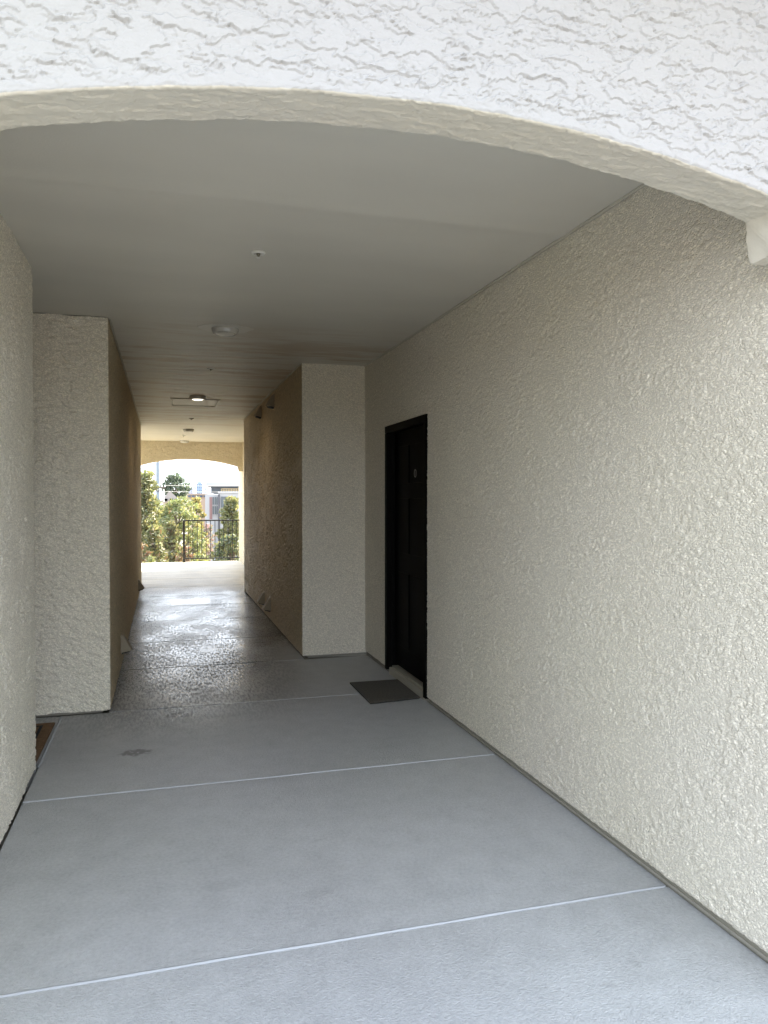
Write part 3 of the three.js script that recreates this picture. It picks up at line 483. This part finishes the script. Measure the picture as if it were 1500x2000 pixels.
/* utility pole and its lines */
{
  const D = 60, X = px(308.5, D), t = thing('utility_pole', 'grey steel utility pole with crossarm above the pines', 'utility pole', [X, GY0, -D]);
  const steel = M(lin(0.20, 0.24, 0.28), 0.6), wood = M(lin(0.10, 0.075, 0.06), 0.9), white = M(lin(0.72, 0.72, 0.70), 0.5), Y = v => py(v, D) - GY0;
  mesh('pole', new THREE.CylinderGeometry(0.12, 0.17, Y(860), 16).translate(0, Y(860) / 2, 0), steel, t);
  const arm = mesh('crossarm', new THREE.BoxGeometry(1.05, 0.10, 0.10).translate(0.05, Y(954), 0.18), wood, t);
  mesh('brace', mergeGeometries([limb(new THREE.Vector3(-0.3, Y(954), 0.18), new THREE.Vector3(0, Y(961), 0.14), 0.025, 0.025), limb(new THREE.Vector3(0.4, Y(954), 0.18), new THREE.Vector3(0, Y(961), 0.14), 0.025, 0.025)]), wood, t);
  for (const x of [-0.42, -0.15, 0.3, 0.52]) mesh('insulator', new THREE.CylinderGeometry(0.03, 0.05, 0.16, 10).translate(x, Y(954) + 0.13, 0.18), white, arm);
  for (const [x, a, b] of [[0.22, 957, 985], [0.42, 957, 980]]) mesh('conduit', new THREE.CylinderGeometry(0.05, 0.05, Y(a) - Y(b), 10).translate(x, (Y(a) + Y(b)) / 2, 0.15), white, t);
  mesh('transformer', new THREE.CylinderGeometry(0.16, 0.16, 0.55, 14).translate(0.25, Y(1008), 0.15), M(lin(0.26, 0.33, 0.36), 0.5), t);
  mesh('riser', mergeGeometries([limb(new THREE.Vector3(-0.27, Y(962), 0.1), new THREE.Vector3(-0.2, Y(930), 0.1), 0.03, 0.03), limb(new THREE.Vector3(-0.2, Y(930), 0.1), new THREE.Vector3(-0.24, Y(880), 0.1), 0.025, 0.02), limb(new THREE.Vector3(-0.22, Y(932), 0.1), new THREE.Vector3(-0.52, Y(920), 0.1), 0.03, 0.02)]), wood, t);
  for (const [v, z, l] of [[950, 0.2, 'upper thin power line running right from the pole'], [961, 0.3, 'lower thin power line running right from the pole']]) {
    const A = new THREE.Vector3(X + 0.45, py(v, D), -D + z), B = new THREE.Vector3(px(560, 150), py(v, 150) + 0.6, -150), m = A.clone().lerp(B, 0.5); m.y -= 0.5;
    const w = mesh(numbered('power_line'), new THREE.TubeGeometry(new THREE.QuadraticBezierCurve3(A, m, B), 40, 0.012, 5), M(lin(0.22, 0.22, 0.22), 0.6)); w.userData = { label: l, category: 'power line', group: 'power lines' };
  }
}

/* white building at the right */
{
  const D = 100, t = thing('white_building', 'white flat roofed building behind the right pine', 'building', [px(427, D), GY0, -D]);
  t.rotation.y = -0.10;
  const white = M(lin(0.36, 0.36, 0.36), 0.8), grey = M(lin(0.12, 0.13, 0.14), 0.8), glass = M(lin(0.09, 0.11, 0.12), 0.3), red = M(lin(0.24, 0.14, 0.13), 0.8), tan = M(lin(0.50, 0.36, 0.16), 0.7);
  const Y = v => py(v, D) - GY0, B = (x0, x1, y0, y1, z0, z1) => new THREE.BoxGeometry(x1 - x0, y1 - y0, z1 - z0).translate((x0 + x1) / 2, (y0 + y1) / 2, (z0 + z1) / 2);
  const wall = mesh('wall', mergeGeometries([B(0, 18, 0, Y(963), -16, 0), B(-1.75, 0, 0, Y(966), -14, -1.2)]), white, t);
  mesh('parapet', B(-0.1, 18.1, Y(964), Y(960.5), -16, 0.12), white, wall);
  const up = mesh('upper_storey', B(-1.2, 18, Y(964), Y(950), -24, -6), grey, t);
  mesh('roof', B(-1.9, 18.5, Y(950), Y(942), -25, -5), white, up);
  mesh('downpipe', new THREE.CylinderGeometry(0.13, 0.13, Y(966), 10).translate(0.02, Y(966) / 2, 0.16), M(lin(0.08, 0.08, 0.09), 0.6), t);
  mesh('red_panel', B(-1.2, -0.85, Y(1012), Y(971), -1.19, -1.12), red, t);
  for (const y of [[1003, 988], [985, 971]]) for (const x of [-0.72, -0.45, -0.2]) { const w = mesh('window', B(x - 0.09, x + 0.09, Y(y[0]), Y(y[1]), -1.19, -1.1), glass, t); mesh('sill', B(x - 0.1, x + 0.1, Y(y[0]) - 0.06, Y(y[0]), -1.19, -1.06), white, w); }
  for (const [a, b, c, d] of [[0.35, 0.62, 990, 971], [0.75, 0.95, 986, 971], [1.2, 2.1, 984, 971], [2.3, 2.9, 990, 973], [0.4, 0.9, 1012, 998], [1.3, 2.2, 1010, 996]]) { const w = mesh('window', B(a, b, Y(c), Y(d), 0.001, 0.05), glass, t); mesh('frame', mergeGeometries([B(a - 0.05, b + 0.05, Y(d), Y(d) + 0.07, 0.001, 0.09), B(a - 0.05, a, Y(c), Y(d), 0.001, 0.09), B(b, b + 0.05, Y(c), Y(d), 0.001, 0.09)]), grey, w); }
  const rl = mesh('roof_railing', mergeGeometries([B(0.3, 4, Y(956.2), Y(955.4), -0.6, -0.5), B(0.3, 4, Y(958.8), Y(958.2), -0.6, -0.5)]), tan, t);
  for (let k = 0; k < 12; k++) mesh('rail_post', B(0.3 + k * 0.32, 0.36 + k * 0.32, Y(960.5), Y(955.4), -0.58, -0.52), tan, rl);
}
/* far towers and low roofs */
function tower(name, label, u0, u1, v, d, col, rows, cols, extra) {
  const x0 = px(u0, d), x1 = px(u1, d), top = py(v, d) - GY0, t = thing(name, label, 'building', [(x0 + x1) / 2, GY0, -d]), w = x1 - x0;
  const wall = mesh('wall', new THREE.BoxGeometry(w, top, w).translate(0, top / 2, -w / 2), M(col, 0.6), t);
  const gm = M(lin(0.06, 0.10, 0.16), 0.2), lo = Math.max(0, py(972, d) - GY0);
  for (let r = 0; r < rows; r++) for (let c = 0; c < cols; c++) { const a = -w / 2 + w * (c + 0.2) / cols, b = -w / 2 + w * (c + 0.8) / cols, y0 = lo + (top - lo) * (r + 0.25) / rows, y1 = lo + (top - lo) * (r + 0.75) / rows; mesh('window', new THREE.BoxGeometry(b - a, y1 - y0, 0.6).translate((a + b) / 2, (y0 + y1) / 2, 0.05), gm, t); }
  if (extra) extra(t, wall, w, top); return t;
}
const D2 = 1700;
tower('glass_tower', 'tall blue glass tower far off on the skyline', 384, 395.5, 946, D2, lin(0.10, 0.19, 0.33), 5, 3, (t, wall, w, top) => mesh('crown_box', new THREE.BoxGeometry(w * 0.6, 3.2, w * 0.6).translate(0, top + 1.6, -w / 2), M(lin(0.10, 0.19, 0.33), 0.6), t));
tower('office_block', 'low stepped violet office block far off beside the dark tree', 362, 377, 954, D2 * 0.9, lin(0.20, 0.21, 0.33), 4, 3, (t, wall, w, top) => mesh('lower_wing', new THREE.BoxGeometry(w * 1.7, (top - 6) * 0.6, w * 0.8).translate(-w * 0.2, (top - 6) * 0.45, -w / 2 + 2), M(lin(0.20, 0.21, 0.33), 0.6), t));
tower('pale_tower', 'pale narrow tower far off left of the blue tower', 377.5, 383, 951, D2 * 1.2, lin(0.55, 0.58, 0.62), 3, 2);
tower('pale_tower', 'pale slab building far off right of the blue tower', 396.5, 403, 953, D2 * 1.3, lin(0.50, 0.56, 0.64), 3, 2);
tower('brown_house', 'low brown building roof behind the golden tree', 366, 404, 967, 150, lin(0.30, 0.22, 0.16), 1, 5, (t, wall, w, top) => mesh('roof', new THREE.BoxGeometry(w + 0.5, 0.25, w + 0.5).translate(0, top + 0.13, -w / 2), M(lin(0.34, 0.26, 0.2), 0.9), t));
tower('tan_house', 'tan gabled house behind the orange tinged tree', 318, 352, 980, 90, lin(0.42, 0.36, 0.30), 1, 3, (t, wall, w, top) => { const s = new THREE.Shape(); s.moveTo(-w / 2 - 0.2, 0); s.lineTo(w / 2 + 0.2, 0); s.lineTo(-w * 0.12, 1.3); s.closePath(); mesh('roof', new THREE.ExtrudeGeometry(s, { depth: w + 0.4, bevelEnabled: false }).translate(0, top, -w - 0.2), M(lin(0.28, 0.25, 0.23), 0.9), t); });

/* dark car on the street */
{
  const D = 150, t = thing('parked_car', 'small dark car on the street seen through the railing', 'car', [px(397, D), GY0 + 0.03, -D]);
  t.rotation.y = -0.05;
  const s = new THREE.Shape(); s.moveTo(-2.2, 0.3); s.lineTo(-2.25, 0.75); s.quadraticCurveTo(-2.1, 0.95, -1.5, 0.98); s.lineTo(-0.8, 1.42); s.lineTo(0.7, 1.42); s.lineTo(1.4, 0.98); s.quadraticCurveTo(2.2, 0.92, 2.25, 0.6); s.lineTo(2.2, 0.3); s.closePath();
  const body = mesh('body', new THREE.ExtrudeGeometry(s, { depth: 1.6, bevelEnabled: true, bevelSize: 0.06, bevelThickness: 0.08, bevelSegments: 2 }).translate(0, 0, -0.8).rotateY(Math.PI / 2), M(lin(0.012, 0.012, 0.014), 0.3), t);
  mesh('rear_window', new THREE.BoxGeometry(1.35, 0.42, 0.04).rotateX(-0.95).translate(0, 1.24, 1.20), M(lin(0.03, 0.035, 0.04), 0.1), body);
  for (const x of [-0.78, 0.78]) for (const z of [-1.35, 1.35]) { const w = mesh('wheel', new THREE.CylinderGeometry(0.32, 0.32, 0.22, 18).rotateZ(Math.PI / 2).translate(x, 0.32, z), M(lin(0.02, 0.02, 0.02), 0.9), t); mesh('rim', new THREE.CylinderGeometry(0.2, 0.2, 0.23, 14).rotateZ(Math.PI / 2).translate(x, 0.32, z), M(lin(0.4, 0.4, 0.4), 0.4), w); }
  for (const x of [-0.6, 0.6]) mesh('tail_light', new THREE.BoxGeometry(0.28, 0.14, 0.06).translate(x, 0.82, 2.3), M(lin(0.3, 0.02, 0.02), 0.4), t);
}

renderer.render(scene, camera);
